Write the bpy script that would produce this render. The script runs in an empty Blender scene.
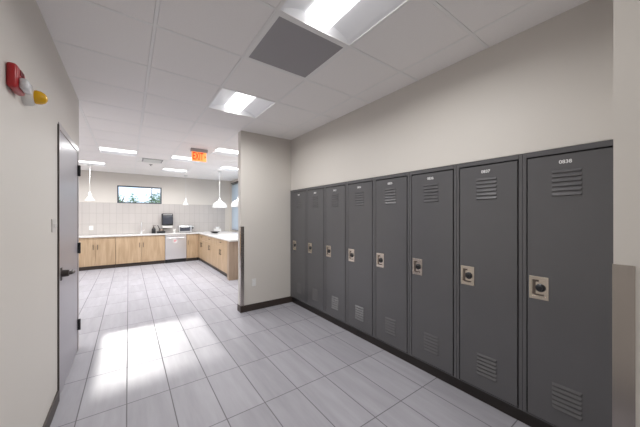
import bpy, bmesh, math, random
from mathutils import Vector, Matrix, noise
random.seed(7)
SC = bpy.context.scene
COL = SC.collection

# ------------------------------------------------------------------ camera
YAW = 0.6256
cam_d = bpy.data.cameras.new('camera'); cam = bpy.data.objects.new('camera', cam_d); COL.objects.link(cam)
cam_d.sensor_fit = 'HORIZONTAL'; cam_d.sensor_width = 36.0
cam_d.lens = 264.97 / 640 * 36.0
cam_d.shift_y = (216.25 - 213.5) / 640.0
cam_d.clip_start = 0.02; cam_d.clip_end = 300
cam.location = (0, 0, 1.453)
cam.rotation_euler = (math.pi / 2, 0, -YAW)
SC.camera = cam

# ------------------------------------------------------------------ world, sun, exposure
SUN_ELEV = math.radians(18.1)
world = bpy.data.worlds.new('sky'); SC.world = world; world.use_nodes = True
wt = world.node_tree; bg = wt.nodes['Background']
# hazy bright sky: pale at the horizon, bluer above, with soft clouds
wtc = wt.nodes.new('ShaderNodeTexCoord'); wsep = wt.nodes.new('ShaderNodeSeparateXYZ'); wt.links.new(wtc.outputs['Generated'], wsep.inputs[0])
wramp = wt.nodes.new('ShaderNodeValToRGB'); wt.links.new(wsep.outputs['Z'], wramp.inputs[0])
wramp.color_ramp.elements[0].position = 0.0; wramp.color_ramp.elements[0].color = (0.72, 0.86, 1.0, 1)
wramp.color_ramp.elements[1].position = 0.7; wramp.color_ramp.elements[1].color = (0.30, 0.52, 0.95, 1)
wno = wt.nodes.new('ShaderNodeTexNoise'); wno.inputs['Scale'].default_value = 9.0; wno.inputs['Detail'].default_value = 5
wt.links.new(wtc.outputs['Generated'], wno.inputs['Vector'])
wmr = wt.nodes.new('ShaderNodeMapRange'); wmr.inputs['From Min'].default_value = 0.45; wmr.inputs['From Max'].default_value = 0.62
wt.links.new(wno.outputs['Fac'], wmr.inputs['Value'])
wmx = wt.nodes.new('ShaderNodeMix'); wmx.data_type = 'RGBA'; wmx.inputs['B'].default_value = (1.0, 1.0, 1.0, 1)
wt.links.new(wmr.outputs[0], wmx.inputs['Factor']); wt.links.new(wramp.outputs[0], wmx.inputs['A'])
wt.links.new(wmx.outputs['Result'], bg.inputs['Color'])
bg.inputs['Strength'].default_value = 1.75

sun_d = bpy.data.lights.new('sun', 'SUN'); sun = bpy.data.objects.new('sun', sun_d); COL.objects.link(sun)
sun_d.energy = 3.6; sun_d.angle = math.radians(0.8); sun_d.color = (1.0, 0.98, 0.95)
sun.rotation_euler = (-(math.pi / 2 - SUN_ELEV), 0, 0)
sun.location = (0.3, 20, 8)

SC.view_settings.view_transform = 'Standard'
SC.view_settings.look = 'None'
SC.view_settings.gamma = 1.0
SC.view_settings.use_curve_mapping = False
SC.view_settings.exposure = 0.0
LAMP = 3.0            # emission strength of the troffer lenses
LAMP_W = 21.0         # watts of light each troffer sends down
PI = math.pi

# ------------------------------------------------------------------ materials
def new_mat(name):
    m = bpy.data.materials.new(name); m.use_nodes = True
    return m, m.node_tree, m.node_tree.nodes['Principled BSDF']

def mat(name, col, rough=0.5, metal=0.0, noise_amt=0.0, noise_scale=30.0, bump=0.0, bump_scale=200.0, coat=0.0, spec=0.5, stretch=(1, 1, 1)):
    m, t, b = new_mat(name)
    b.inputs['Base Color'].default_value = (*col, 1)
    b.inputs['Roughness'].default_value = rough
    b.inputs['Metallic'].default_value = metal
    b.inputs['Specular IOR Level'].default_value = spec
    b.inputs['Coat Weight'].default_value = coat
    b.inputs['Coat Roughness'].default_value = 0.15
    tc = t.nodes.new('ShaderNodeTexCoord')
    mp = t.nodes.new('ShaderNodeMapping'); mp.inputs['Scale'].default_value = stretch
    t.links.new(tc.outputs['Object'], mp.inputs['Vector'])
    n = t.nodes.new('ShaderNodeTexNoise'); n.inputs['Scale'].default_value = noise_scale
    n.inputs['Detail'].default_value = 4
    t.links.new(mp.outputs['Vector'], n.inputs['Vector'])
    mx = t.nodes.new('ShaderNodeMix'); mx.data_type = 'RGBA'
    a = max(noise_amt, 0.01)
    mx.inputs['A'].default_value = (*[c * (1 - a) for c in col], 1)
    mx.inputs['B'].default_value = (*[min(1, c * (1 + a)) for c in col], 1)
    t.links.new(n.outputs['Fac'], mx.inputs['Factor'])
    t.links.new(mx.outputs['Result'], b.inputs['Base Color'])
    if bump:
        n2 = t.nodes.new('ShaderNodeTexNoise'); n2.inputs['Scale'].default_value = bump_scale
        t.links.new(mp.outputs['Vector'], n2.inputs['Vector'])
        bp = t.nodes.new('ShaderNodeBump'); bp.inputs['Strength'].default_value = bump; bp.inputs['Distance'].default_value = 0.002
        t.links.new(n2.outputs['Fac'], bp.inputs['Height']); t.links.new(bp.outputs['Normal'], b.inputs['Normal'])
    return m

def emis(name, col, strength):
    m, t, b = new_mat(name)
    b.inputs['Base Color'].default_value = (*col, 1)
    b.inputs['Emission Color'].default_value = (*col, 1)
    b.inputs['Emission Strength'].default_value = strength
    b.inputs['Roughness'].default_value = 0.4
    return m

def nd(t, typ, **kw):
    n = t.nodes.new(typ)
    for k, v in kw.items(): setattr(n, k, v)
    return n

def math_n(t, op, a, b=None, clamp=False):
    n = t.nodes.new('ShaderNodeMath'); n.operation = op; n.use_clamp = clamp
    for i, v in enumerate((a, b)):
        if v is None: continue
        if isinstance(v, (int, float)): n.inputs[i].default_value = v
        else: t.links.new(v, n.inputs[i])
    return n.outputs[0]

TX0, TSX, TY0, TSY = -0.3028, 0.2914, 2.5376, 0.61

def tiled(name, axes, x0, sx, y0, sy, grout_w, tile, grout, rough, vary, streak, bump=0.35, coat=0.0, streak_scale=(3.0, 3.0, 3.0), spec=0.5):
    """procedural tile: axes = the two world axes the grid follows"""
    m, t, b = new_mat(name)
    g = nd(t, 'ShaderNodeNewGeometry'); s = nd(t, 'ShaderNodeSeparateXYZ'); t.links.new(g.outputs['Position'], s.inputs[0])
    u = math_n(t, 'DIVIDE', math_n(t, 'SUBTRACT', s.outputs[axes[0]], x0), sx)
    v = math_n(t, 'DIVIDE', math_n(t, 'SUBTRACT', s.outputs[axes[1]], y0), sy)
    fu, fv = math_n(t, 'FLOOR', u), math_n(t, 'FLOOR', v)
    ru, rv = math_n(t, 'SUBTRACT', u, fu), math_n(t, 'SUBTRACT', v, fv)
    def edge(r, size):
        d = math_n(t, 'MULTIPLY', math_n(t, 'MINIMUM', r, math_n(t, 'SUBTRACT', 1.0, r)), size)
        return d
    d = math_n(t, 'MINIMUM', edge(ru, sx), edge(rv, sy))
    mr = nd(t, 'ShaderNodeMapRange'); t.links.new(d, mr.inputs['Value'])
    mr.inputs['From Min'].default_value = grout_w * 0.4; mr.inputs['From Max'].default_value = grout_w * 0.65
    cmb = nd(t, 'ShaderNodeCombineXYZ'); t.links.new(fu, cmb.inputs[0]); t.links.new(fv, cmb.inputs[1])
    wn = nd(t, 'ShaderNodeTexWhiteNoise'); wn.noise_dimensions = '3D'; t.links.new(cmb.outputs[0], wn.inputs['Vector'])
    # streaky stone figure, shifted per tile
    mp = nd(t, 'ShaderNodeVectorMath', operation='MULTIPLY'); mp.inputs[1].default_value = streak_scale
    t.links.new(g.outputs['Position'], mp.inputs[0])
    ad = nd(t, 'ShaderNodeVectorMath', operation='MULTIPLY_ADD'); ad.inputs[1].default_value = (17, 17, 17)
    t.links.new(wn.outputs['Color'], ad.inputs[0]); t.links.new(mp.outputs[0], ad.inputs[2])
    n = nd(t, 'ShaderNodeTexNoise'); n.inputs['Scale'].default_value = 1.0; n.inputs['Detail'].default_value = 6; n.inputs['Roughness'].default_value = 0.6; n.inputs['Distortion'].default_value = 0.15
    t.links.new(ad.outputs[0], n.inputs['Vector'])
    f1 = math_n(t, 'MULTIPLY', math_n(t, 'SUBTRACT', n.outputs['Fac'], 0.5), streak * 2)
    f2 = math_n(t, 'MULTIPLY', math_n(t, 'SUBTRACT', wn.outputs['Value'], 0.5), vary)
    fac = math_n(t, 'ADD', math_n(t, 'ADD', f1, f2), 1.0)
    vm = nd(t, 'ShaderNodeVectorMath', operation='SCALE'); vm.inputs[0].default_value = tile; t.links.new(fac, vm.inputs['Scale'])
    mx = nd(t, 'ShaderNodeMix', data_type='RGBA'); mx.inputs['A'].default_value = (*grout, 1)
    t.links.new(mr.outputs[0], mx.inputs['Factor']); t.links.new(vm.outputs[0], mx.inputs['B'])
    t.links.new(mx.outputs['Result'], b.inputs['Base Color'])
    r = math_n(t, 'ADD', math_n(t, 'MULTIPLY', math_n(t, 'SUBTRACT', 1.0, mr.outputs[0]), 0.5), rough)
    r = math_n(t, 'ADD', r, math_n(t, 'MULTIPLY', f1, 0.1))
    t.links.new(r, b.inputs['Roughness'])
    b.inputs['Coat Weight'].default_value = coat; b.inputs['Specular IOR Level'].default_value = spec
    bp = nd(t, 'ShaderNodeBump'); bp.inputs['Strength'].default_value = bump; bp.inputs['Distance'].default_value = 0.002
    t.links.new(mr.outputs[0], bp.inputs['Height']); t.links.new(bp.outputs['Normal'], b.inputs['Normal'])
    return m

def wood(name, c1, c2, rough=0.45, grain_axis=2, scale=1.0):
    m, t, b = new_mat(name)
    tc = nd(t, 'ShaderNodeNewGeometry')
    mp = nd(t, 'ShaderNodeMapping'); sc = [9 * scale] * 3; sc[grain_axis] = 0.9 * scale; mp.inputs['Scale'].default_value = sc
    t.links.new(tc.outputs['Position'], mp.inputs['Vector'])
    n = nd(t, 'ShaderNodeTexNoise'); n.inputs['Scale'].default_value = 1.5; n.inputs['Detail'].default_value = 8; n.inputs['Distortion'].default_value = 1.2
    t.links.new(mp.outputs[0], n.inputs['Vector'])
    r = nd(t, 'ShaderNodeValToRGB'); r.color_ramp.elements[0].position = 0.35; r.color_ramp.elements[1].position = 0.68
    r.color_ramp.elements[0].color = (*c1, 1); r.color_ramp.elements[1].color = (*c2, 1)
    t.links.new(n.outputs['Fac'], r.inputs[0]); t.links.new(r.outputs[0], b.inputs['Base Color'])
    b.inputs['Roughness'].default_value = rough
    return m

M = {}
M['wall'] = mat('wall_paint', (0.68, 0.645, 0.60), 0.55, noise_amt=0.012, noise_scale=3, bump=0.12, bump_scale=260)
M['ceil_tile'] = mat('ceiling_tile', (0.93, 0.91, 0.90), 0.9, noise_amt=0.04, noise_scale=160, bump=0.5, bump_scale=220)
M['tbar'] = mat('ceiling_bar_paint', (0.90, 0.895, 0.89), 0.5)
M['floor'] = tiled('floor_tile', (0, 1), TX0, TSX, TY0, TSY, 0.0068, (0.355, 0.347, 0.378), (0.175, 0.168, 0.178), 0.50, 0.10, 0.24, streak_scale=(13.0, 1.4, 3.0), spec=0.18)
M['splash'] = tiled('backsplash_tile', (0, 2), -0.295, 0.152, 0.925, 0.308, 0.006, (0.51, 0.48, 0.462), (0.39, 0.365, 0.35), 0.35, 0.05, 0.03)
M['brown'] = mat('brown_vinyl_base', (0.045, 0.032, 0.026), 0.45)
M['dark_frame'] = mat('dark_bronze_paint', (0.05, 0.04, 0.034), 0.35)
M['locker'] = mat('locker_enamel', (0.106, 0.104, 0.109), 0.25, noise_amt=0.03, noise_scale=6, bump=0.10, bump_scale=90, spec=0.6)
M['locker_in'] = mat('locker_shadow_gap', (0.02, 0.02, 0.022), 0.6)
M['nickel'] = mat('nickel_plate', (0.72, 0.65, 0.56), 0.22, metal=1.0)
M['nickel_dark'] = mat('pocket_steel', (0.16, 0.13, 0.11), 0.4, metal=0.8)
M['black'] = mat('black_plastic', (0.018, 0.018, 0.02), 0.35)
M['digit'] = mat('printed_digits', (0.75, 0.75, 0.75), 0.5)
M['steel'] = mat('brushed_steel', (0.50, 0.46, 0.43), 0.24, metal=1.0, noise_amt=0.06, noise_scale=8, stretch=(40, 40, 1))
M['appl_steel'] = mat('appliance_steel', (0.80, 0.80, 0.82), 0.34, metal=1.0, noise_amt=0.04, noise_scale=5, stretch=(20, 20, 1))
M['door'] = mat('door_paint', (0.34, 0.325, 0.36), 0.33, noise_amt=0.02, spec=0.6)
M['pale_frame'] = mat('door_frame_paint', (0.42, 0.39, 0.39), 0.3)
M['oak'] = wood('light_oak', (0.40, 0.28, 0.17), (0.52, 0.38, 0.25))
M['oak_end'] = wood('pale_oak', (0.30, 0.22, 0.16), (0.42, 0.32, 0.24))
M['quartz'] = mat('white_quartz', (0.70, 0.69, 0.68), 0.2, noise_amt=0.03, noise_scale=40)
M['white'] = mat('white_plastic', (0.78, 0.77, 0.75), 0.35)
M['white_metal'] = mat('white_enamel', (0.66, 0.66, 0.66), 0.3)
M['reflector'] = mat('troffer_white', (0.86, 0.87, 0.90), 0.4)
M['lens'] = emis('lamp_lens', (1.0, 0.985, 0.97), LAMP)
M['vent'] = mat('perforated_grille', (0.37, 0.36, 0.375), 0.6, noise_amt=0.1, noise_scale=300, bump=0.5, bump_scale=500)
M['red'] = mat('red_plastic', (0.42, 0.015, 0.02), 0.3)
M['amber'] = mat('amber_lens', (0.75, 0.42, 0.01), 0.15)
M['clear'] = mat('clear_strobe_lens', (0.62, 0.62, 0.64), 0.08, noise_amt=0.35, noise_scale=60)
M['exit_panel'] = emis('exit_panel_glow', (1.0, 0.30, 0.08), 0.95)
M['exit_letter'] = emis('exit_letter_glow', (0.8, 0.02, 0.01), 0.4)
M['leaf'] = mat('tree_leaf', (0.24, 0.38, 0.22), 0.6, noise_amt=0.3, noise_scale=2)
M['bark'] = mat('bark', (0.13, 0.10, 0.08), 0.9, noise_amt=0.3)
M['grass'] = mat('lawn', (0.16, 0.24, 0.08), 0.9, noise_amt=0.3, noise_scale=4)
M['print_red'] = mat('red_print', (0.65, 0.05, 0.06), 0.5)
M['paper'] = mat('paper_label', (0.8, 0.8, 0.8), 0.6)
# window glass: thin, lets light straight through, reflects a little
m, t, b = new_mat('window_glass'); t.nodes.remove(b)
tr = nd(t, 'ShaderNodeBsdfTransparent'); gl = nd(t, 'ShaderNodeBsdfGlossy'); gl.inputs['Roughness'].default_value = 0.02
mx = nd(t, 'ShaderNodeMixShader'); mx.inputs[0].default_value = 0.06
t.links.new(tr.outputs[0], mx.inputs[1]); t.links.new(gl.outputs[0], mx.inputs[2]); t.links.new(mx.outputs[0], t.nodes['Material Output'].inputs[0])
M['glass'] = m
# roller shade: cloth that lets daylight glow through
m, t, b = new_mat('shade_cloth'); t.nodes.remove(b)
df = nd(t, 'ShaderNodeBsdfDiffuse'); df.inputs[0].default_value = (0.62, 0.65, 0.70, 1)
tl = nd(t, 'ShaderNodeBsdfTranslucent'); tl.inputs[0].default_value = (0.80, 0.84, 0.90, 1)
mx = nd(t, 'ShaderNodeMixShader'); mx.inputs[0].default_value = 0.55
t.links.new(df.outputs[0], mx.inputs[1]); t.links.new(tl.outputs[0], mx.inputs[2])
tp = nd(t, 'ShaderNodeBsdfTransparent'); m2 = nd(t, 'ShaderNodeMixShader'); m2.inputs[0].default_value = 0.12
t.links.new(mx.outputs[0], m2.inputs[1]); t.links.new(tp.outputs[0], m2.inputs[2]); t.links.new(m2.outputs[0], t.nodes['Material Output'].inputs[0])
M['shade'] = m

# ------------------------------------------------------------------ mesh helpers
def box(bm, x0, x1, y0, y1, z0, z1, bevel=0.0, seg=2):
    vs = [bm.verts.new((x, y, z)) for x in (x0, x1) for y in (y0, y1) for z in (z0, z1)]
    fs = [bm.faces.new([vs[i] for i in f]) for f in ((0, 1, 3, 2), (4, 6, 7, 5), (0, 4, 5, 1), (2, 3, 7, 6), (0, 2, 6, 4), (1, 5, 7, 3))]
    if bevel:
        es = list({e for f in fs for e in f.edges})
        bmesh.ops.bevel(bm, geom=es, offset=bevel, segments=seg, affect='EDGES', profile=0.5, clamp_overlap=True)

def lathe(bm, prof, c=(0, 0, 0), axis='z', n=28):
    """prof = (radius, height) list; revolved about axis through c"""
    rings = []
    for r, h in prof:
        ring = []
        for i in range(n):
            a = 2 * PI * i / n; p, q = r * math.cos(a), r * math.sin(a)
            co = {'z': (p, q, h), 'x': (h, p, q), 'y': (q, h, p)}[axis]
            ring.append(bm.verts.new((c[0] + co[0], c[1] + co[1], c[2] + co[2])))
        rings.append(ring)
    for a, b_ in zip(rings, rings[1:]):
        for i in range(n): bm.faces.new((a[i], a[(i + 1) % n], b_[(i + 1) % n], b_[i]))
    if prof[0][0] > 1e-5: bm.faces.new(list(reversed(rings[0])))
    if prof[-1][0] > 1e-5: bm.faces.new(rings[-1])

def tube(bm, pts, r, n=12):
    pts = [Vector(p) for p in pts]; rings = []
    up = Vector((0, 0, 1))
    for i, p in enumerate(pts):
        d = (pts[min(i + 1, len(pts) - 1)] - pts[max(i - 1, 0)]).normalized()
        ref = up if abs(d.z) < 0.9 else Vector((0, 1, 0))
        s = d.cross(ref).normalized(); w = d.cross(s).normalized()
        if rings and s.dot(ls) < 0: s, w = -s, -w
        ls = s
        rr = r[i] if isinstance(r, (list, tuple)) else r
        rings.append([bm.verts.new(p + s * rr * math.cos(2 * PI * k / n) + w * rr * math.sin(2 * PI * k / n)) for k in range(n)])
    for a, b_ in zip(rings, rings[1:]):
        for i in range(n): bm.faces.new((a[i], a[(i + 1) % n], b_[(i + 1) % n], b_[i]))
    bm.faces.new(list(reversed(rings[0]))); bm.faces.new(rings[-1])

def obj(name, bm, m, parent=None, smooth=False, loc=None):
    bmesh.ops.recalc_face_normals(bm, faces=bm.faces)
    me = bpy.data.meshes.new(name); bm.to_mesh(me); bm.free()
    for mm in (m if isinstance(m, list) else [m]): me.materials.append(mm)
    if smooth:
        for p in me.polygons: p.use_smooth = True
        try: me.set_sharp_from_angle(angle=math.radians(38))
        except Exception: pass
    o = bpy.data.objects.new(name, me); COL.objects.link(o)
    if parent: o.parent = parent
    if loc: o.location = loc
    return o

def tag(o, label, cat, group=None, kind=None):
    o['label'] = label; o['category'] = cat
    if group: o['group'] = group
    if kind: o['kind'] = kind
    return o

def thing(name, label, cat, loc=(0, 0, 0), rotz=0, group=None):
    o = bpy.data.objects.new(name, None); COL.objects.link(o)
    o.empty_display_size = 0.1
    o.location = loc; o.rotation_euler = (0, 0, rotz)
    return tag(o, label, cat, group)

def struct(name, bm, m):
    o = obj(name, bm, m); o['kind'] = 'structure'; return o

def B(*a, **k):
    bm = bmesh.new(); box(bm, *a, **k); return bm

def copy_tree(o, parent=None):
    c = o.copy(); COL.objects.link(c)
    if parent: c.parent = parent
    for ch in list(o.children): copy_tree(ch, c)
    return c

def text_mesh(body, size, name, m, parent, bold=0.0):
    cu = bpy.data.curves.new('lettering', 'FONT'); cu.body = body; cu.size = size; cu.extrude = 0.0006; cu.offset = bold
    cu.align_x = 'CENTER'; cu.align_y = 'CENTER'
    to = bpy.data.objects.new('lettering', cu); COL.objects.link(to)
    dg = bpy.context.evaluated_depsgraph_get(); dg.update()
    me = bpy.data.meshes.new_from_object(to.evaluated_get(dg)); me.name = name
    bpy.data.objects.remove(to); bpy.data.curves.remove(cu)
    me.materials.clear(); me.materials.append(m)
    o = bpy.data.objects.new(name, me); COL.objects.link(o); o.parent = parent
    return o

# ------------------------------------------------------------------ room shell
H = 2.746
XL, XR, YE, YK = -0.45, 1.37, 3.93, 9.9      # left wall face, right corner face, end wall face, kitchen back wall
AX = 2.235                                     # plane of the wall above the lockers
KX0, KX1 = -4.2, 3.05
YB = -3.0

struct('floor', B(KX0 - 0.2, KX1 + 0.2, YB - 0.2, YK + 0.2, -0.1, 0.0), M['floor'])

# ceiling: lay-in tiles in a 0.61 m grid, openings where fixtures sit
C0X, C0Y, CS = 0.144, 1.5035, 0.61
fix = {}
def cell(i, j): return (C0X + CS * i, C0X + CS * (i + 1), C0Y + CS * j, C0Y + CS * (j + 1))
corr_lights = [(1, -1), (1, 2), (0, -5)]
kit_lights = [(-1, 8), (-2, 11), (1, 8), (1, 11), (2, 6), (-4, 8), (-5, 11), (-4, 5), (3, 9)]
vents = [(1, 0)]
diffusers = [(0, 9)]
special = set(corr_lights + kit_lights + vents + diffusers)
bm = bmesh.new(); gb = bmesh.new()
def corridor(x, y): return (XL <= x <= 2.66 and YB <= y <= 4.05) or (KX0 <= x <= KX1 and 3.97 <= y <= YK)
for i in range(-8, 6):
    for j in range(-8, 15):
        x0, x1, y0, y1 = cell(i, j)
        if (i, j) in special: continue
        x0c, x1c, y0c, y1c = max(x0, KX0), min(x1, KX1), max(y0, YB), min(y1, YK)
        if x1c - x0c < 0.03 or y1c - y0c < 0.03: continue
        g_ = 0.0125
        box(bm, x0c + g_, x1c - g_, y0c + g_, y1c - g_, H - 0.001, H + 0.018)
struct('ceiling', bm, M['ceil_tile'])
for i in range(-7, 5):
    x = C0X + CS * i
    box(gb, x - 0.0105, x + 0.0105, YB, YK, H - 0.002, H + 0.012)
for j in range(-7, 14):
    y = C0Y + CS * j
    box(gb, KX0, KX1, y - 0.0105, y + 0.0105, H - 0.0025, H + 0.0115)
struct('trim_1', gb, M['tbar'])
# roof slab above so no daylight leaks in between tiles
struct('ceiling_slab', B(KX0 - 0.2, KX1 + 0.2, YB - 0.2, YK + 0.2, H + 0.16, H + 0.26), M['wall'])

struct('wall_left', B(XL - 0.15, XL, YB, 3.97, 0, H + 0.1), M['wall'])
struct('wall_behind', B(XL - 0.15, 2.66, YB - 0.12, YB, 0, H + 0.1), M['wall'])
bm = bmesh.new(); box(bm, XR, 2.8, YB, 0.15, 0, H + 0.1)
struct('wall_near_right', bm, M['wall'])
bm = bmesh.new()
box(bm, AX + 0.44, AX + 0.56, 0.15, 4.05, 0, H + 0.1)
box(bm, AX, AX + 0.44, 0.15, YE, 1.892, H + 0.1)
struct('wall_right', bm, M['wall'])
struct('wall_end', B(XR, AX + 0.44, YE, YE + 0.12, 0, H + 0.1), M['wall'])
struct('wall_kitchen_left', B(KX0 - 0.12, KX0, 3.97, YK + 0.12, 0, H + 0.1), M['wall'])
struct('wall_kitchen_front_left', B(KX0, XL - 0.15, 3.85, 3.97, 0, H + 0.1), M['wall'])
struct('wall_kitchen_front_right', B(AX + 0.56, KX1 + 0.12, YE, YE + 0.12, 0, H + 0.1), M['wall'])

# kitchen back wall with the high window opening
WX0, WX1, WZ0, WZ1 = -0.275, 0.862, 1.845, 2.372
bm = bmesh.new()
box(bm, KX0, WX0, YK, YK + 0.14, 0, H + 0.1); box(bm, WX1, KX1 + 0.12, YK, YK + 0.14, 0, H + 0.1)
box(bm, WX0, WX1, YK, YK + 0.14, 0, WZ0); box(bm, WX0, WX1, YK, YK + 0.14, WZ1, H + 0.1)
struct('wall_back', bm, M['wall'])
# kitchen right wall with tall window opening
RY0, RY1, RZ0, RZ1 = 6.6, 9.72, 0.95, 2.62
bm = bmesh.new()
box(bm, KX1, KX1 + 0.12, YE + 0.12, RY0, 0, H + 0.1); box(bm, KX1, KX1 + 0.12, RY1, YK, 0, H + 0.1)
box(bm, KX1, KX1 + 0.12, RY0, RY1, 0, RZ0); box(bm, KX1, KX1 + 0.12, RY0, RY1, RZ1, H + 0.1)
struct('wall_kitchen_right', bm, M['wall'])

# window_1: dark frame, three lights of glass
w1 = bpy.data.objects.new('window_1', None); COL.objects.link(w1); w1['kind'] = 'structure'
w1.location = ((WX0 + WX1) / 2, YK + 0.04, WZ0)
hw = (WX1 - WX0) / 2; hh = WZ1 - WZ0; f = 0.032
bm = bmesh.new()
for a in ((-hw, hw, -0.045, 0.03, 0, f), (-hw, hw, -0.045, 0.03, hh - f, hh), (-hw, -hw + f, -0.045, 0.03, f, hh - f), (hw - f, hw, -0.045, 0.03, f, hh - f)):
    box(bm, *a)
M['win_frame'] = mat('slate_window_frame', (0.06, 0.075, 0.10), 0.4)
obj('window_frame', bm, M['win_frame'], w1)
bm = bmesh.new(); box(bm, 0.295, 0.312, -0.01, 0.02, f, hh - f); obj('mullion', bm, M['win_frame'], w1)
obj('pane', B(-hw + f, hw - f, 0.003, 0.008, f, hh - f), M['glass'], w1)

# window_2 on the right kitchen wall with roller shade pulled down
w2 = bpy.data.objects.new('window_2', None); COL.objects.link(w2); w2['kind'] = 'structure'
w2.location = (KX1, (RY0 + RY1) / 2, RZ0); L2 = (RY1 - RY0) / 2; h2 = RZ1 - RZ0
bm = bmesh.new()
for a in ((0.02, 0.08, -L2, L2, 0, 0.05), (0.02, 0.08, -L2, L2, h2 - 0.05, h2), (0.02, 0.08, -L2, -L2 + 0.05, 0.05, h2 - 0.05), (0.02, 0.08, L2 - 0.05, L2, 0.05, h2 - 0.05), (0.02, 0.08, -0.025, 0.025, 0.05, h2 - 0.05)):
    box(bm, *a)
obj('window_frame', bm, M['win_frame'], w2)
obj('pane', B(0.05, 0.055, -L2 + 0.05, L2 - 0.05, 0.05, h2 - 0.05), M['glass'], w2)
bm = bmesh.new(); box(bm, 0.004, 0.0055, -L2 + 0.01, L2 - 0.01, 0.02, h2 - 0.03)
obj('roller_shade', bm, M['shade'], w2)
bm = bmesh.new(); tube(bm, [(-0.012, -L2 + 0.01, h2 + 0.02), (-0.012, L2 - 0.01, h2 + 0.02)], 0.022)
obj('shade_roller', bm, M['dark_frame'], w2)

# backsplash on the back wall
bm = bmesh.new()
box(bm, KX0, WX0, YK - 0.01, YK, 0.92, 1.85); box(bm, WX0, WX1, YK - 0.01, YK, 0.92, WZ0); box(bm, WX1, 2.86, YK - 0.01, YK, 0.92, 1.85)
struct('trim_2', bm, M['splash'])

# baseboards
def bboard(name, *a):
    struct(name, B(*a, bevel=0.002, seg=1), M['brown'])
bboard('baseboard_left', XL, XL + 0.010, YB, 2.862, 0, 0.10)
bboard('baseboard_end', XR, AX + 0.03, YE - 0.010, YE, 0, 0.10)
bboard('baseboard_end_corner', XR - 0.010, XR, YE - 0.010, YE + 0.13, 0, 0.10)
bboard('baseboard_near_right', XR - 0.010, XR, YB, 0.16, 0, 0.10)
bboard('baseboard_right', AX + 0.012, AX + 0.42, 0.17, YE - 0.011, 0, 0.098)
bpy.data.objects['baseboard_right'].data.materials[0] = mat('shaded_brown_base', (0.022, 0.017, 0.015), 0.45)  # brown base with the recess shade under the lockers put into its colour

# ------------------------------------------------------------------ lockers
PITCH, LY0 = 0.457, 3.867
def make_locker():
    r = thing('locker', '', 'locker', (2.217, 0, 0))
    hwid = PITCH / 2
    bm = bmesh.new()
    box(bm, 0.024, 0.41, -hwid + 0.0008, hwid - 0.0008, 0.1, 1.886)
    obj('body', bm, M['locker_in'], r)
    bm = bmesh.new()
    box(bm, 0.0, 0.024, -hwid + 0.0008, -0.206, 0.1, 1.886, bevel=0.0015, seg=1)
    box(bm, 0.0, 0.024, 0.206, hwid - 0.0008, 0.1, 1.886, bevel=0.0015, seg=1)
    box(bm, 0.0, 0.024, -0.206, 0.206, 0.1, 0.107)
    box(bm, -0.004, 0.024, -0.206, 0.206, 1.852, 1.886, bevel=0.002, seg=1)
    obj('face_frame', bm, M['locker'], r)
    # door: local +y is to the far end (left in view)
    dl, dr = 0.199, -0.199
    bm = bmesh.new(); box(bm, -0.003, 0.018, dr, dl, 0.112, 1.843, bevel=0.003)
    d = obj('door', bm, M['locker'], r)
    for nm, z0 in (('upper_louvres', 1.582), ('lower_louvres', 0.222)):
        bm = bmesh.new()
        for k in range(6):
            z = z0 + k * 0.029
            # hood: open slot below, tapering back to the door above
            y0, y1 = -0.071, 0.071
            p = [(-0.003, y0, z + 0.020), (-0.003, y1, z + 0.020), (-0.011, y1 - 0.006, z + 0.004), (-0.011, y0 + 0.006, z + 0.004), (-0.003, y1, z), (-0.003, y0, z)]
            v = [bm.verts.new(q) for q in p]
            bm.faces.new((v[0], v[1], v[2], v[3])); bm.faces.new((v[3], v[2], v[4], v[5]))
            bm.faces.new((v[1], v[4], v[2])); bm.faces.new((v[0], v[3], v[5])); bm.faces.new((v[0], v[5], v[4], v[1]))
        obj(nm, bm, M['locker'], d)
    # recessed handle with built-in combination lock
    pl = obj('lock_plate', bmesh.new(), M['nickel'], d)
    bm = bmesh.new(); py0, py1, pz0, pz1 = 0.086, 0.190, 0.900, 1.052
    box(bm, -0.0065, -0.002, py0, py0 + 0.014, pz0, pz1, bevel=0.0015); box(bm, -0.0065, -0.002, py1 - 0.014, py1, pz0, pz1, bevel=0.0015)
    box(bm, -0.0065, -0.002, py0 + 0.013, py1 - 0.013, pz1 - 0.016, pz1, bevel=0.0015); box(bm, -0.0065, -0.002, py0 + 0.013, py1 - 0.013, pz0, pz0 + 0.020, bevel=0.0015)
    box(bm, -0.0045, -0.002, py0 + 0.010, py1 - 0.010, pz0 + 0.015, pz1 - 0.012)
    bm.to_mesh(pl.data); bm.free()
    bm = bmesh.new()
    box(bm, -0.0055, -0.003, py1 - 0.036, py1 - 0.018, pz0 + 0.030, pz1 - 0.022)
    box(bm, -0.0055, -0.003, py1 - 0.052, py1 - 0.034, pz1 - 0.036, pz1 - 0.022)
    obj('latch_slot', bm, M['nickel_dark'], pl)
    bm = bmesh.new(); lathe(bm, [(0.0, -0.024), (0.013, -0.024), (0.014, -0.016), (0.021, -0.014), (0.027, -0.009), (0.027, -0.003)], (0, 0.128, 0.978), 'x', 24)
    obj('dial', bm, M['black'], pl, smooth=True)
    bm = bmesh.new(); box(bm, -0.0085, -0.004, 0.110, 0.160, pz0 + 0.026, pz0 + 0.036, bevel=0.001)
    obj('pull_slot', bm, M['nickel_dark'], pl)
    return r
ordinals = [
    'dark grey metal locker in the far corner, its side against the white end wall',
    'grey metal locker, second from the far corner by the end wall',
    'grey metal locker, third counted from the white end wall',
    'grey metal locker, fourth counted from the end wall, light sheen low on its door',
    'grey metal locker, fifth from the end wall, bright gleaming upper louvres',
    'grey metal locker, third from the right end of the row, duller upper louvres',
    'grey metal locker, second from the right end of the row, gleaming top louvres',
    'widest looking dark grey locker at the right end, beside the near wall corner']
proto = make_locker()
lockers = [proto]
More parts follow.
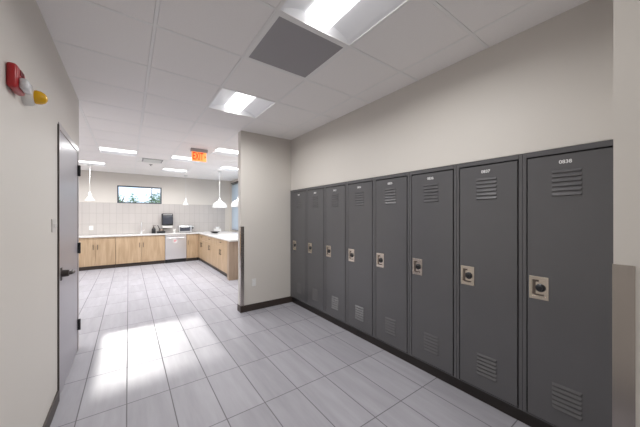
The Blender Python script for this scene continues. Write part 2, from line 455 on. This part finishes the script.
for k in range(1, 8): lockers.append(copy_tree(proto))
nums = ['0831', '0832', '0833', '0834', '0835', '0836', '0837', '0838']
for k, o in enumerate(lockers):
    o.location = (2.217, LY0 - PITCH * (k + 0.5), 0)
    o['label'] = ordinals[k]; o['category'] = 'locker'; o['group'] = 'row of grey lockers'
    dd = [c for c in o.children if c.name.startswith('door')][0]
    n = text_mesh(nums[k], 0.031, 'number_decal', M['digit'], dd, bold=0.0006)
    n.rotation_euler = (PI / 2, 0, -PI / 2); n.location = (-0.0036, 0.005, 1.795)
    n['label'] = 'small white locker number'
bm = bmesh.new(); box(bm, 2.221, 2.24, LY0, YE - 0.001, 0.1, 1.886); box(bm, 2.221, 2.24, 0.155, LY0 - PITCH * 8, 0.1, 1.886)
struct('trim_3', bm, M['locker'])

# ------------------------------------------------------------------ steel corner guards
def guard(x, y, sy, z0, z1, label):
    bm = bmesh.new(); t_ = 0.0025
    y0, y1 = sorted((y - sy * t_, y + sy * 0.05))
    box(bm, x - t_, x, y0, y1, z0, z1)
    y0, y1 = sorted((y - sy * t_, y))
    box(bm, x, x + 0.05, y0, y1, z0, z1)
    o = obj('corner_guard', bm, M['steel']); tag(o, label, 'corner guard', 'steel corner guards')
    o.data.transform(Matrix.Translation((-x, -y, -z0))); o.location = (x, y, z0)
guard(XR, YE, 1, 0.101, 1.297, 'brushed steel corner guard on the end wall edge beside the kitchen')
guard(XR, 0.15, -1, 0.101, 1.287, 'wide looking steel corner guard on the near right wall edge')

# ------------------------------------------------------------------ left wall door
d1 = bpy.data.objects.new('door_1', None); COL.objects.link(d1); d1.location = (XL, 3.36, 0); d1['kind'] = 'structure'
fy0, fy1 = 2.872 - 3.36, 3.905 - 3.36; zt = 2.195
bm = bmesh.new()
box(bm, -0.02, 0.010, fy0, fy0 + 0.022, 0, zt - 0.02, bevel=0.002, seg=1)
obj('door_jamb', bm, M['dark_frame'], d1)
bm = bmesh.new()
box(bm, -0.02, 0.008, fy0 + 0.022, fy0 + 0.05, 0, zt - 0.05)
box(bm, -0.02, 0.008, fy1 - 0.05, fy1, 0, zt, bevel=0.002, seg=1)
box(bm, -0.02, 0.008, fy0 + 0.022, fy1 - 0.05, zt - 0.05, zt, bevel=0.002, seg=1)
obj('door_head_frame', bm, M['pale_frame'], d1)  # head, far jamb and inner strip get a paler tone than the near jamb
dl = obj('door_leaf', B(-0.015, 0.003, fy0 + 0.054, fy1 - 0.054, 0.008, zt - 0.054, bevel=0.002, seg=1), M['door'], d1)
bm = bmesh.new(); lathe(bm, [(0.0, 0.052), (0.026, 0.052), (0.028, 0.030), (0.028, 0.003)], (0, fy0 + 0.12, 0.985), 'x')
box(bm, 0.002, 0.010, fy0 + 0.095, fy0 + 0.145, 0.93, 1.035, bevel=0.003)
obj('lock_rose', bm, M['dark_frame'], dl, smooth=True)
bm = bmesh.new(); tube(bm, [(0.045, fy0 + 0.12, 0.985), (0.062, fy0 + 0.125, 0.985), (0.068, fy0 + 0.15, 0.983), (0.067, fy0 + 0.20, 0.98), (0.060, fy0 + 0.245, 0.98)], [0.014, 0.015, 0.015, 0.014, 0.012])
obj('door_lever', bm, M['dark_frame'], dl, smooth=True)
for z in (1.945, 1.11, 0.283):
    bm = bmesh.new(); yy = fy1 - 0.052
    lathe(bm, [(0.0, z - 0.060), (0.010, z - 0.058), (0.010, z + 0.058), (0.0, z + 0.060)], (0.019, yy, 0), 'z', 16)
    box(bm, 0.002, 0.014, yy - 0.012, yy + 0.012, z - 0.056, z + 0.056)
    obj('hinge', bm, M['black'], d1, smooth=True)

# light switch by the door
s = thing('light_switch', 'white two-gang light switch plate left of the door', 'light switch', (XL, 2.73, 1.385))
obj('cover_plate', B(0, 0.006, -0.055, 0.055, -0.048, 0.048, bevel=0.002), mat('ivory_plastic', (0.60, 0.57, 0.54), 0.35), s)
for y in (-0.025, 0.025):
    obj('toggle', B(0.004, 0.016, y - 0.006, y + 0.006, -0.012, 0.012, bevel=0.002), M['white'], s)
# outlet in the end wall
s = thing('wall_outlet', 'white electrical outlet low on the end wall', 'outlet', (1.572, YE, 0.43))
obj('cover_plate', B(-0.036, 0.036, -0.006, 0, -0.058, 0.058, bevel=0.002), M['white'], s)
for z in (-0.02, 0.02):
    obj('socket', B(-0.016, 0.016, -0.008, -0.004, z - 0.013, z + 0.013, bevel=0.003), M['paper'], s)

# ------------------------------------------------------------------ fire alarm strobe and amber lamp
s = thing('fire_alarm_strobe', 'red fire alarm with clear strobe lens on the left wall', 'fire alarm', (XL, 1.86, 2.09))
obj('housing', B(0, 0.036, -0.066, 0.066, -0.048, 0.066, bevel=0.014, seg=3), M['red'], s, smooth=True)
bm = bmesh.new(); box(bm, 0.034, 0.066, -0.045, 0.045, -0.040, 0.012, bevel=0.012, seg=3)
obj('strobe_lens', bm, M['clear'], s, smooth=True)
bm = bmesh.new()
for k in range(4): box(bm, 0.035, 0.039, -0.02 + k * 0.014, -0.013 + k * 0.014, 0.028, 0.052)
obj('horn_grille', bm, mat('dark_red_plastic', (0.16, 0.01, 0.012), 0.4), s)
s = thing('warning_light', 'white warning light with amber dome lens below the red alarm', 'warning light', (XL, 2.055, 2.095))
bm = bmesh.new(); lathe(bm, [(0.05, 0.0), (0.052, 0.01), (0.050, 0.03), (0.040, 0.042), (0.0, 0.042)], (0, 0, 0), 'x')
obj('housing', bm, M['white'], s, smooth=True)
bm = bmesh.new(); lathe(bm, [(0.034, 0.041), (0.036, 0.05), (0.034, 0.066), (0.026, 0.08), (0.013, 0.089), (0.0, 0.091)], (0, 0, 0), 'x')
obj('amber_lens', bm, M['amber'], s, smooth=True)

# ------------------------------------------------------------------ troffer lights (recessed, curved white reflector, glowing centre lens)
def make_troffer():
    r = thing('ceiling_light', '', 'ceiling light', (0, 0, H))
    a = 0.293
    bm = bmesh.new()
    for q in ((-0.305, -a, -0.305, 0.305), (a, 0.305, -0.305, 0.305), (-a, a, -0.305, -a), (-a, a, a, 0.305)):
        box(bm, *q, -0.004, 0.012)
    obj('frame', bm, M['tbar'], r)
    bm = bmesh.new()
    prof = []
    for k in range(13):                       # left wing: concave sweep up to the lens
        u = k / 12; x = -a + u * (a - 0.105); prof.append((x, 0.004 + 0.055 * math.sin(u * PI / 2)))
    prof += [(-x, z) for x, z in reversed(prof)]
    for side in (-1, 1): pass
    rows = [[bm.verts.new((x, y, z)) for x, z in prof] for y in (-a + 0.014, a - 0.014)]
    for k in range(len(prof) - 1): bm.faces.new((rows[0][k], rows[0][k + 1], rows[1][k + 1], rows[1][k]))
    for sgn, row in ((-1, rows[0]), (1, rows[1])):        # sloped end caps
        e = [bm.verts.new((x, sgn * a, 0.002)) for x, z in prof]
        for k in range(len(prof) - 1): bm.faces.new((row[k], row[k + 1], e[k + 1], e[k]))
    obj('reflector', bm, M['reflector'], r, smooth=True)
    bm = bmesh.new(); n = 14; rows = []
    for y, s_ in ((-a + 0.006, 0.0), (-a + 0.012, 0.7), (-a + 0.025, 1.0), (a - 0.025, 1.0), (a - 0.012, 0.7), (a - 0.006, 0.0)):
        rows.append([bm.verts.new((-0.105 + 0.21 * k / n, y, 0.050 - 0.045 * s_ * math.sin(PI * k / n) ** 0.6 if 0 < k < n else 0.056)) for k in range(n + 1)])
    for q0, q1 in zip(rows, rows[1:]):
        for k in range(n): bm.faces.new((q0[k], q0[k + 1], q1[k + 1], q1[k]))
    obj('lens', bm, M['lens'], r, smooth=True)
    obj('housing', B(-a, a, -a, a, 0.075, 0.14), M['reflector'], r)
    ld = bpy.data.lights.new('lamp_light', 'AREA'); ld.shape = 'RECTANGLE'; ld.size = 0.20; ld.size_y = 0.56
    ld.energy = LAMP_W; ld.spread = math.radians(165); ld.color = (1.0, 0.995, 0.99)
    lo = bpy.data.objects.new('lamp_light', ld); COL.objects.link(lo); lo.parent = r; lo.location = (0, 0, 0.003)
    return r
tl = {
 (1, -1): 'large ceiling light panel at the top edge, in front of the grey vent',
 (1, 2): 'square ceiling light behind the grey vent, near the locker wall',
 (0, -5): 'ceiling light over the corridor behind the camera',
 (-1, 8): 'ceiling light over the kitchen, left and nearest the door',
 (-2, 11): 'farthest left kitchen ceiling light above the white pendant',
 (1, 8): 'kitchen ceiling light just left of the exit sign',
 (1, 11): 'small far kitchen ceiling light below and left of the exit sign',
 (2, 6): 'kitchen ceiling light right of the exit sign beside the wall edge'}
t0 = make_troffer(); first = True
for c in corr_lights + kit_lights:
    o = t0 if first else copy_tree(t0); first = False
    x0, x1, y0, y1 = cell(*c)
    o.location = ((x0 + x1) / 2, (y0 + y1) / 2, H); o.rotation_euler = (0, 0, PI / 2 if c in kit_lights else 0)
    for ch in o.children:
        if ch.type == 'LIGHT':
            ch.data = ch.data.copy(); ch.data.energy = LAMP_W * (1.3 if c in kit_lights else 0.75 if c == (0, -5) else 1.0)
    o['label'] = tl.get(c, 'square kitchen ceiling light hidden from view around the corner')
    o['category'] = 'ceiling light'; o['group'] = 'square ceiling lights' if c in tl else 'ceiling lights out of view'

# return air grille and supply diffuser
x0, x1, y0, y1 = cell(*vents[0])
s = thing('ceiling_vent', 'dark grey square return air vent in the ceiling', 'vent', ((x0 + x1) / 2, (y0 + y1) / 2, H))
bm = bmesh.new()
for q in ((-0.305, -0.272, -0.305, 0.305), (0.272, 0.305, -0.305, 0.305), (-0.272, 0.272, -0.305, -0.272), (-0.272, 0.272, 0.272, 0.305)): box(bm, *q, -0.005, 0.012)
obj('frame', bm, M['tbar'], s)
obj('grille', B(-0.272, 0.272, -0.272, 0.272, -0.003, 0.01), M['vent'], s)
x0, x1, y0, y1 = cell(*diffusers[0])
s = thing('air_diffuser', 'pale rectangular air diffuser in the kitchen ceiling between two lights', 'vent', ((x0 + x1) / 2, (y0 + y1) / 2, H))
bm = bmesh.new()
for q in ((-0.305, -0.28, -0.305, 0.305), (0.28, 0.305, -0.305, 0.305), (-0.28, 0.28, -0.305, -0.28), (-0.28, 0.28, 0.28, 0.305)): box(bm, *q, -0.006, 0.012)
obj('frame', bm, M['tbar'], s)
obj('throat', B(-0.20, 0.20, -0.24, 0.20, -0.004, 0.002), M['vent'], s)
obj('plaque', B(-0.175, 0.175, -0.21, 0.17, -0.014, -0.003, bevel=0.003), M['white_metal'], s)
obj('back_pan', B(-0.28, 0.28, -0.28, 0.28, 0.0, 0.02), M['tbar'], s)
s = obj('sprinkler_head', bmesh.new(), M['dark_frame'])
bm = bmesh.new(); lathe(bm, [(0.0, -0.032), (0.014, -0.032), (0.014, -0.028), (0.005, -0.026), (0.005, -0.006), (0.04, -0.004), (0.04, 0)], n=16); bm.to_mesh(s.data); bm.free()
s.location = (0.45, 7.85, H); tag(s, 'tiny sprinkler head in the kitchen ceiling behind the air diffuser', 'sprinkler')

# exit sign
s = thing('exit_sign', 'glowing orange and red exit sign hanging from the ceiling', 'exit sign', (1.10, 5.5, H))
obj('canopy', B(-0.15, 0.15, -0.04, 0.04, -0.062, 0, bevel=0.006), M['pale_frame'], s)
p = obj('sign_panel', B(-0.13, 0.13, -0.006, 0.006, -0.235, -0.06, bevel=0.002), M['exit_panel'], s)
tx = text_mesh('EXIT', 0.20, 'lettering', M['exit_letter'], p, bold=0.001)
tx.rotation_euler = (PI / 2, 0, 0); tx.location = (-0.018, -0.0068, -0.148); tx.scale = (0.46, 1, 1)
bm = bmesh.new(); v = [bm.verts.new(q) for q in ((0.100, -0.0075, -0.115), (0.122, -0.0075, -0.145), (0.100, -0.0075, -0.175), (0.100, -0.0062, -0.115), (0.122, -0.0062, -0.145), (0.100, -0.0062, -0.175))]
bm.faces.new(v[:3]); bm.faces.new(v[3:][::-1])
for i in range(3): bm.faces.new((v[i], v[i + 3], v[(i + 1) % 3 + 3], v[(i + 1) % 3]))
obj('arrow', bm, M['exit_letter'], p)

# ------------------------------------------------------------------ kitchen casework
YF = 9.40
def pull(bm, c, L, axis, out):
    """bar pull: c centre on the face, out = unit vector away from the face"""
    c = Vector(c); out = Vector(out); ax = Vector((0, 0, 1)) if axis == 'z' else (Vector((1, 0, 0)) if axis == 'x' else Vector((0, 1, 0)))
    a, b_ = c - ax * L / 2 + out * 0.028, c + ax * L / 2 + out * 0.028
    tube(bm, [a, b_], 0.006, 8)
    for s_ in (-0.36, 0.36): tube(bm, [c + ax * L * s_, c + ax * L * s_ + out * 0.028], 0.005, 8)

def base_cabinet(label, x0, x1, ndoors=2, drawer=False, rot=0, loc=None, depth=0.49, mat_='oak'):
    """front at local y=0 facing -y, width along x"""
    w = x1 - x0
    r = thing('base_cabinet', label, 'cabinet', loc or ((x0 + x1) / 2, YF, 0), rot, 'light oak base cabinets')
    obj('carcass', B(-w / 2 + 0.001, w / 2 - 0.001, 0.02, depth, 0.1, 0.879), M[mat_], r)
    obj('toe_kick', B(-w / 2 + 0.001, w / 2 - 0.001, 0.045, depth, 0, 0.1), M['brown'], r)
    zt = 0.70 if drawer else 0.872
    g = 0.004; dw = w / ndoors
    for k in range(ndoors):
        a, b_ = -w / 2 + dw * k + g / 2, -w / 2 + dw * (k + 1) - g / 2
        d = obj('door', B(a, b_, 0, 0.02, 0.104, zt, bevel=0.0015, seg=1), M[mat_], r)
        hx = b_ - 0.045 if (k == 0 and ndoors == 2) else a + 0.045
        bm = bmesh.new(); pull(bm, (hx, 0, zt - 0.14 - (0.12 if not drawer else 0)), 0.14, 'z', (0, -1, 0)); obj('handle', bm, M['dark_frame'], d)
    if drawer:
        d = obj('drawer', B(-w / 2 + g / 2, w / 2 - g / 2, 0, 0.02, zt + 0.005, 0.872, bevel=0.0015, seg=1), M[mat_], r)
        bm = bmesh.new(); pull(bm, (0, 0, 0.80), 0.14, 'x', (0, -1, 0)); obj('handle', bm, M['dark_frame'], d)
    return r
base_cabinet('light oak two-door base cabinet under the sink and window', -0.295, 0.908)
base_cabinet('light oak two-door base cabinet beside the grey door, under the left pendant', -1.16, -0.298)
base_cabinet('light oak base cabinet beyond the view at the far left', -2.36, -1.163)
base_cabinet('narrow light oak cabinet in the corner right of the dishwasher', 1.506, 1.868, 1, drawer=False)
PX = 1.87
for lab, y0, y1 in (('light oak peninsula cabinet nearest the pale end panel', 6.203, 7.44), ('middle light oak cabinet of the peninsula with drawer and doors', 7.443, 8.44), ('light oak peninsula cabinet farthest back, by the corner', 8.443, 9.398)):
    base_cabinet(lab, 0, y1 - y0, 2, True, -PI / 2, (PX, (y0 + y1) / 2, 0), 0.62)
s = tag(obj('end_panel', B(-0.03, 0.90, -0.15, 0.0, 0, 0.879, bevel=0.002, seg=1), M['oak_end'], loc=(PX, 6.20, 0)), 'pale oak panel closing the near end of the peninsula', 'panel')
# worktop: continuous L of white quartz
bm = bmesh.new()
box(bm, -2.36, 2.9, YF - 0.03, YK - 0.011, 0.88, 0.92, bevel=0.003, seg=1)
box(bm, PX - 0.03, PX + 1.05, 6.02, YF - 0.029, 0.88, 0.92, bevel=0.003, seg=1)
tag(obj('countertop', bm, M['quartz']), 'long white L-shaped countertop on the oak cabinets', 'countertop')

# dishwasher
s = thing('dishwasher', 'stainless steel dishwasher between oak cabinets', 'dishwasher', (1.207, YF, 0))
obj('cabinet', B(-0.294, 0.294, 0.02, 0.48, 0.1, 0.878), M['black'], s)
d = obj('door', B(-0.292, 0.292, -0.018, 0.02, 0.115, 0.80, bevel=0.004), M['appl_steel'], s)
obj('control_panel', B(-0.292, 0.292, -0.014, 0.02, 0.806, 0.876, bevel=0.003), M['appl_steel'], s)
bm = bmesh.new(); tube(bm, [(-0.24, -0.05, 0.775), (0.24, -0.05, 0.775)], 0.009)
for x in (-0.22, 0.22): tube(bm, [(x, -0.016, 0.775), (x, -0.05, 0.775)], 0.007, 8)
obj('handle', bm, M['appl_steel'], d, smooth=True)
obj('toe_kick', B(-0.292, 0.292, 0.03, 0.45, 0, 0.1), M['black'], s)
lb = obj('label_sticker', B(-0.09, 0.03, -0.0195, -0.0178, 0.62, 0.73), M['paper'], d)
bm = bmesh.new()
for k, (a, b_) in enumerate(((-0.07, 0.01), (-0.06, 0.015), (-0.07, -0.01))): box(bm, a, b_, -0.0202, -0.0194, 0.70 - k * 0.025, 0.714 - k * 0.025)
lb2 = obj('red_print', bm, M['print_red'], lb)

# faucet and items on the counter
s = thing('kitchen_faucet', 'chrome gooseneck faucet standing below the window', 'faucet', (0.315, 9.78, 0.92))
bm = bmesh.new(); lathe(bm, [(0.028, 0), (0.028, 0.012), (0.018, 0.03), (0.016, 0.09), (0.0, 0.095)]); obj('base', bm, M['appl_steel'], s, smooth=True)
bm = bmesh.new(); pts = [(0, 0, 0.08), (0, 0, 0.28)] + [(0, -0.075 + 0.075 * math.cos(a * PI / 10), 0.28 + 0.075 * math.sin(a * PI / 10)) for a in range(1, 11)] + [(0, -0.15, 0.20)]
tube(bm, pts, 0.012); obj('spout', bm, M['appl_steel'], s, smooth=True)
bm = bmesh.new(); tube(bm, [(0.015, 0, 0.07), (0.05, 0, 0.085), (0.09, -0.01, 0.12)], [0.009, 0.007, 0.006]); obj('lever', bm, M['appl_steel'], s, smooth=True)

s = thing('soap_bottle', 'black pump bottle on the counter right of the faucet', 'bottle', (0.635, 9.74, 0.92))
bm = bmesh.new(); lathe(bm, [(0.050, 0), (0.056, 0.01), (0.056, 0.12), (0.045, 0.15), (0.022, 0.165), (0.0, 0.166)]); obj('bottle', bm, M['black'], s, smooth=True)
bm = bmesh.new(); lathe(bm, [(0.024, 0.16), (0.024, 0.19), (0.010, 0.195), (0.010, 0.225), (0.026, 0.228), (0.026, 0.245), (0, 0.247)]); box(bm, -0.012, 0.06, -0.010, 0.010, 0.228, 0.243); obj('pump', bm, M['nickel_dark'], s, smooth=True)
s = thing('coffee_grinder', 'low black appliance on the counter left of the dispenser', 'appliance', (0.83, 9.72, 0.92))
obj('base', B(-0.11, 0.11, -0.09, 0.09, 0, 0.07, bevel=0.012, seg=3), M['black'], s, smooth=True)
bm = bmesh.new(); lathe(bm, [(0.075, 0.068), (0.07, 0.11), (0.05, 0.135), (0.0, 0.14)], (0.01, 0, 0)); obj('lid', bm, M['nickel_dark'], s, smooth=True)
bm = bmesh.new(); tube(bm, [(-0.02, 0, 0.12), (-0.06, 0, 0.18), (-0.09, 0, 0.25)], [0.012, 0.010, 0.014]); obj('handle', bm, M['black'], s, smooth=True)

s = thing('paper_towel_dispenser', 'black paper towel dispenser mounted on the tiled wall', 'dispenser', (1.01, YK - 0.0105, 1.14))
obj('housing', B(-0.155, 0.155, -0.20, 0, 0.02, 0.40, bevel=0.02, seg=3), M['black'], s, smooth=True)
M['smoke'] = mat('smoky_cover', (0.05, 0.055, 0.07), 0.15)
obj('cover', B(-0.135, 0.135, -0.215, -0.198, 0.06, 0.33, bevel=0.01), M['smoke'], s, smooth=True)
obj('lock_bar', B(-0.13, 0.13, -0.208, -0.199, 0.355, 0.372), M['appl_steel'], s)
obj('towel_tray', B(-0.14, 0.14, -0.17, -0.01, -0.06, 0.021, bevel=0.01), M['white'], s)
s = tag(obj('plastic_cup', bmesh.new(), M['white']), 'small white cup on the counter between dispenser and toaster oven', 'cup')
bm = bmesh.new(); lathe(bm, [(0.030, 0), (0.040, 0.12), (0.037, 0.12), (0.028, 0.008), (0, 0.008)]); bm.to_mesh(s.data); bm.free(); s.location = (1.20, 9.72, 0.92)
s = thing('toaster_oven', 'silver toaster oven on the counter above the dishwasher', 'toaster oven', (1.50, 9.68, 0.92))
bm = bmesh.new()
for x in (-0.15, 0.15):
    for y in (-0.1, 0.1): lathe(bm, [(0.012, 0), (0.012, 0.016)], (x, y, 0), n=10)
obj('feet', bm, M['black'], s)
obj('body', B(-0.19, 0.19, -0.14, 0.14, 0.015, 0.225, bevel=0.01, seg=2), M['appl_steel'], s, smooth=True)
obj('glass_door', B(-0.165, 0.135, -0.150, -0.139, 0.05, 0.185, bevel=0.004), M['smoke'], s)
bm = bmesh.new(); tube(bm, [(-0.13, -0.168, 0.172), (0.10, -0.168, 0.172)], 0.006, 8)
for x in (-0.12, 0.09): tube(bm, [(x, -0.15, 0.172), (x, -0.168, 0.172)], 0.005, 8)
obj('handle', bm, M['appl_steel'], s)
for z in (0.08, 0.12, 0.16):
    bm = bmesh.new(); lathe(bm, [(0, -0.155), (0.012, -0.155), (0.012, -0.139)], (0.163, 0, z), 'y', 14); obj('knob', bm, M['black'], s)
s = thing('wall_plug', 'black plug in a white outlet right of the toaster oven', 'outlet', (1.775, YK - 0.0105, 1.06))
obj('cover_plate', B(-0.04, 0.04, -0.006, 0, -0.06, 0.06, bevel=0.002), M['white'], s)
obj('plug', B(-0.022, 0.022, -0.045, -0.005, -0.035, 0.025, bevel=0.006), M['black'], s)
s = thing('kitchen_outlet', 'white outlet on the tiled wall under the left pendant', 'outlet', (-0.86, YK - 0.0105, 1.12))
obj('cover_plate', B(-0.045, 0.045, -0.006, 0, -0.06, 0.06, bevel=0.002), M['white'], s)
for z in (-0.02, 0.02): obj('socket', B(-0.016, 0.016, -0.008, -0.004, z - 0.013, z + 0.013, bevel=0.003), M['paper'], s)
s = tag(obj('serving_bowl', bmesh.new(), M['black']), 'shallow black bowl on the white peninsula counter', 'bowl')
bm = bmesh.new(); lathe(bm, [(0.05, 0), (0.09, 0.012), (0.14, 0.05), (0.145, 0.05), (0.095, 0.018), (0.0, 0.012)]); bm.to_mesh(s.data); bm.free(); s.location = (2.22, 8.75, 0.92)
s = thing('tissue_box', 'white tissue box on the counter behind the black bowl', 'box', (2.52, 9.62, 0.92))
obj('box', B(-0.11, 0.11, -0.06, 0.06, 0, 0.10, bevel=0.003), M['white'], s)
bm = bmesh.new(); v0 = [bm.verts.new((0.05 * math.cos(a), 0.02 * math.sin(a), 0.099)) for a in [2 * PI * k / 8 for k in range(8)]]
v1 = [bm.verts.new((0.07 * math.cos(a) + 0.01, 0.03 * math.sin(a), 0.16 + 0.015 * math.sin(3 * a))) for a in [2 * PI * k / 8 for k in range(8)]]
for k in range(8): bm.faces.new((v0[k], v0[(k + 1) % 8], v1[(k + 1) % 8], v1[k]))
obj('tissue', bm, M['paper'], s)

# ------------------------------------------------------------------ pendants
def pendant(label, x, y, zb, dia, hgt, cone):
    s = thing('pendant_lamp', label, 'pendant lamp', (x, y, H), 0, 'white pendant lamps')
    z0 = zb - H; R = dia / 2
    bm = bmesh.new(); lathe(bm, [(0.055, 0), (0.055, -0.012), (0.03, -0.025), (0.0, -0.025)]); obj('canopy', bm, M['white_metal'], s, smooth=True)
    top = z0 + hgt
    bm = bmesh.new(); tube(bm, [(0, 0, -0.02), (0, 0, top)], 0.007 if not cone else 0.004, 10); obj('stem', bm, M['white_metal'], s)
    if cone: prof = [(0.018, top + 0.03), (0.022, top - 0.02), (0.030, z0 + hgt * 0.62), (R * 0.45, z0 + hgt * 0.42), (R * 0.85, z0 + hgt * 0.14), (R, z0)]
    else: prof = [(0.016, top + 0.08), (0.028, top + 0.04), (0.05, top - 0.005)] + [(R * math.sin(a), z0 + (hgt - 0.01) * math.cos(a) ** 0.9 if a < PI / 2 else z0) for a in [PI / 2 * k / 10 for k in range(3, 11)]]
    inner = [(max(r - 0.006, 0.004), z - 0.003) for r, z in reversed(prof)]
    bm = bmesh.new(); lathe(bm, prof + inner, n=36); obj('shade', bm, M['white_metal'], s, smooth=True)
    bm = bmesh.new(); lathe(bm, [(0, top - 0.10), (0.028, top - 0.085), (0.036, top - 0.06), (0.03, top - 0.03), (0.014, top - 0.005)], n=16); obj('bulb', bm, M['white'], s, smooth=True)
pendant('small white pendant at the left, above the oak cabinets', -0.79, 8.8, 1.85, 0.20, 0.19, True)
pendant('smallest white pendant right of the window, near the dispenser', 1.47, 9.3, 1.81, 0.18, 0.20, True)
pendant('large white dome pendant fully visible over the peninsula', 2.13, 7.9, 1.70, 0.39, 0.20, False)
pendant('white dome pendant partly hidden behind the end wall edge', 2.36, 6.95, 1.70, 0.39, 0.20, False)

# ------------------------------------------------------------------ outdoors, seen through the high window
struct('ground', B(-60, 60, -40, 80, -0.3, -0.11), M['grass'])
def tree(label, x, y, top, rad, n, seed, h0):
    rnd = random.Random(seed)
    s = thing('tree', label, 'tree', (x, y, -0.11), 0, 'trees outside the window')
    bm = bmesh.new(); tube(bm, [(0, 0, 0), (0.03, 0, h0), (-0.02, 0.03, top * 0.8)], [0.12, 0.08, 0.03], 10)
    for k in range(6):
        a = rnd.uniform(0, 2 * PI); z = rnd.uniform(h0 * 0.9, top * 0.7)
        tube(bm, [(0, 0, z), (rad * 0.5 * math.cos(a), rad * 0.5 * math.sin(a), z + 0.3), (rad * 0.85 * math.cos(a), rad * 0.85 * math.sin(a), z + 0.55)], [0.035, 0.022, 0.01], 8)
    obj('trunk', bm, M['bark'], s)
    bm = bmesh.new(); cz = (top + h0) / 2; hz = (top - h0) / 2
    cl = [(rnd.uniform(-.75, .75) * rad, rnd.uniform(-.75, .75) * rad, cz + rnd.uniform(-.8, .8) * hz) for _ in range(16)]
    for k in range(n):
        c = rnd.choice(cl); sg = rad * 0.2
        p = Vector((rnd.gauss(c[0], sg), rnd.gauss(c[1], sg), min(rnd.gauss(c[2], sg), top)))
        q = Matrix.Rotation(rnd.uniform(0, 6.28), 3, 'Z') @ Matrix.Rotation(rnd.uniform(0, 3.14), 3, 'X'); L = rnd.uniform(0.05, 0.09)
        v = [bm.verts.new(p + q @ Vector(w)) for w in ((-L, 0, 0), (0, -L * 0.45, 0.01), (L, 0, 0), (0, L * 0.45, 0.01))]
        bm.faces.new(v)
    obj('foliage', bm, M['leaf'], s)
tree('leafy green tree outside the right part of the window', 1.5, 15.5, 2.7, 0.9, 1900, 3, 1.1)
tree('leafy green tree outside the middle of the window', -0.4, 18.5, 3.1, 0.9, 1300, 5, 1.3)
tree('sparse tree outside the left edge of the window', -2.2, 16.0, 2.8, 0.8, 500, 9, 1.3)
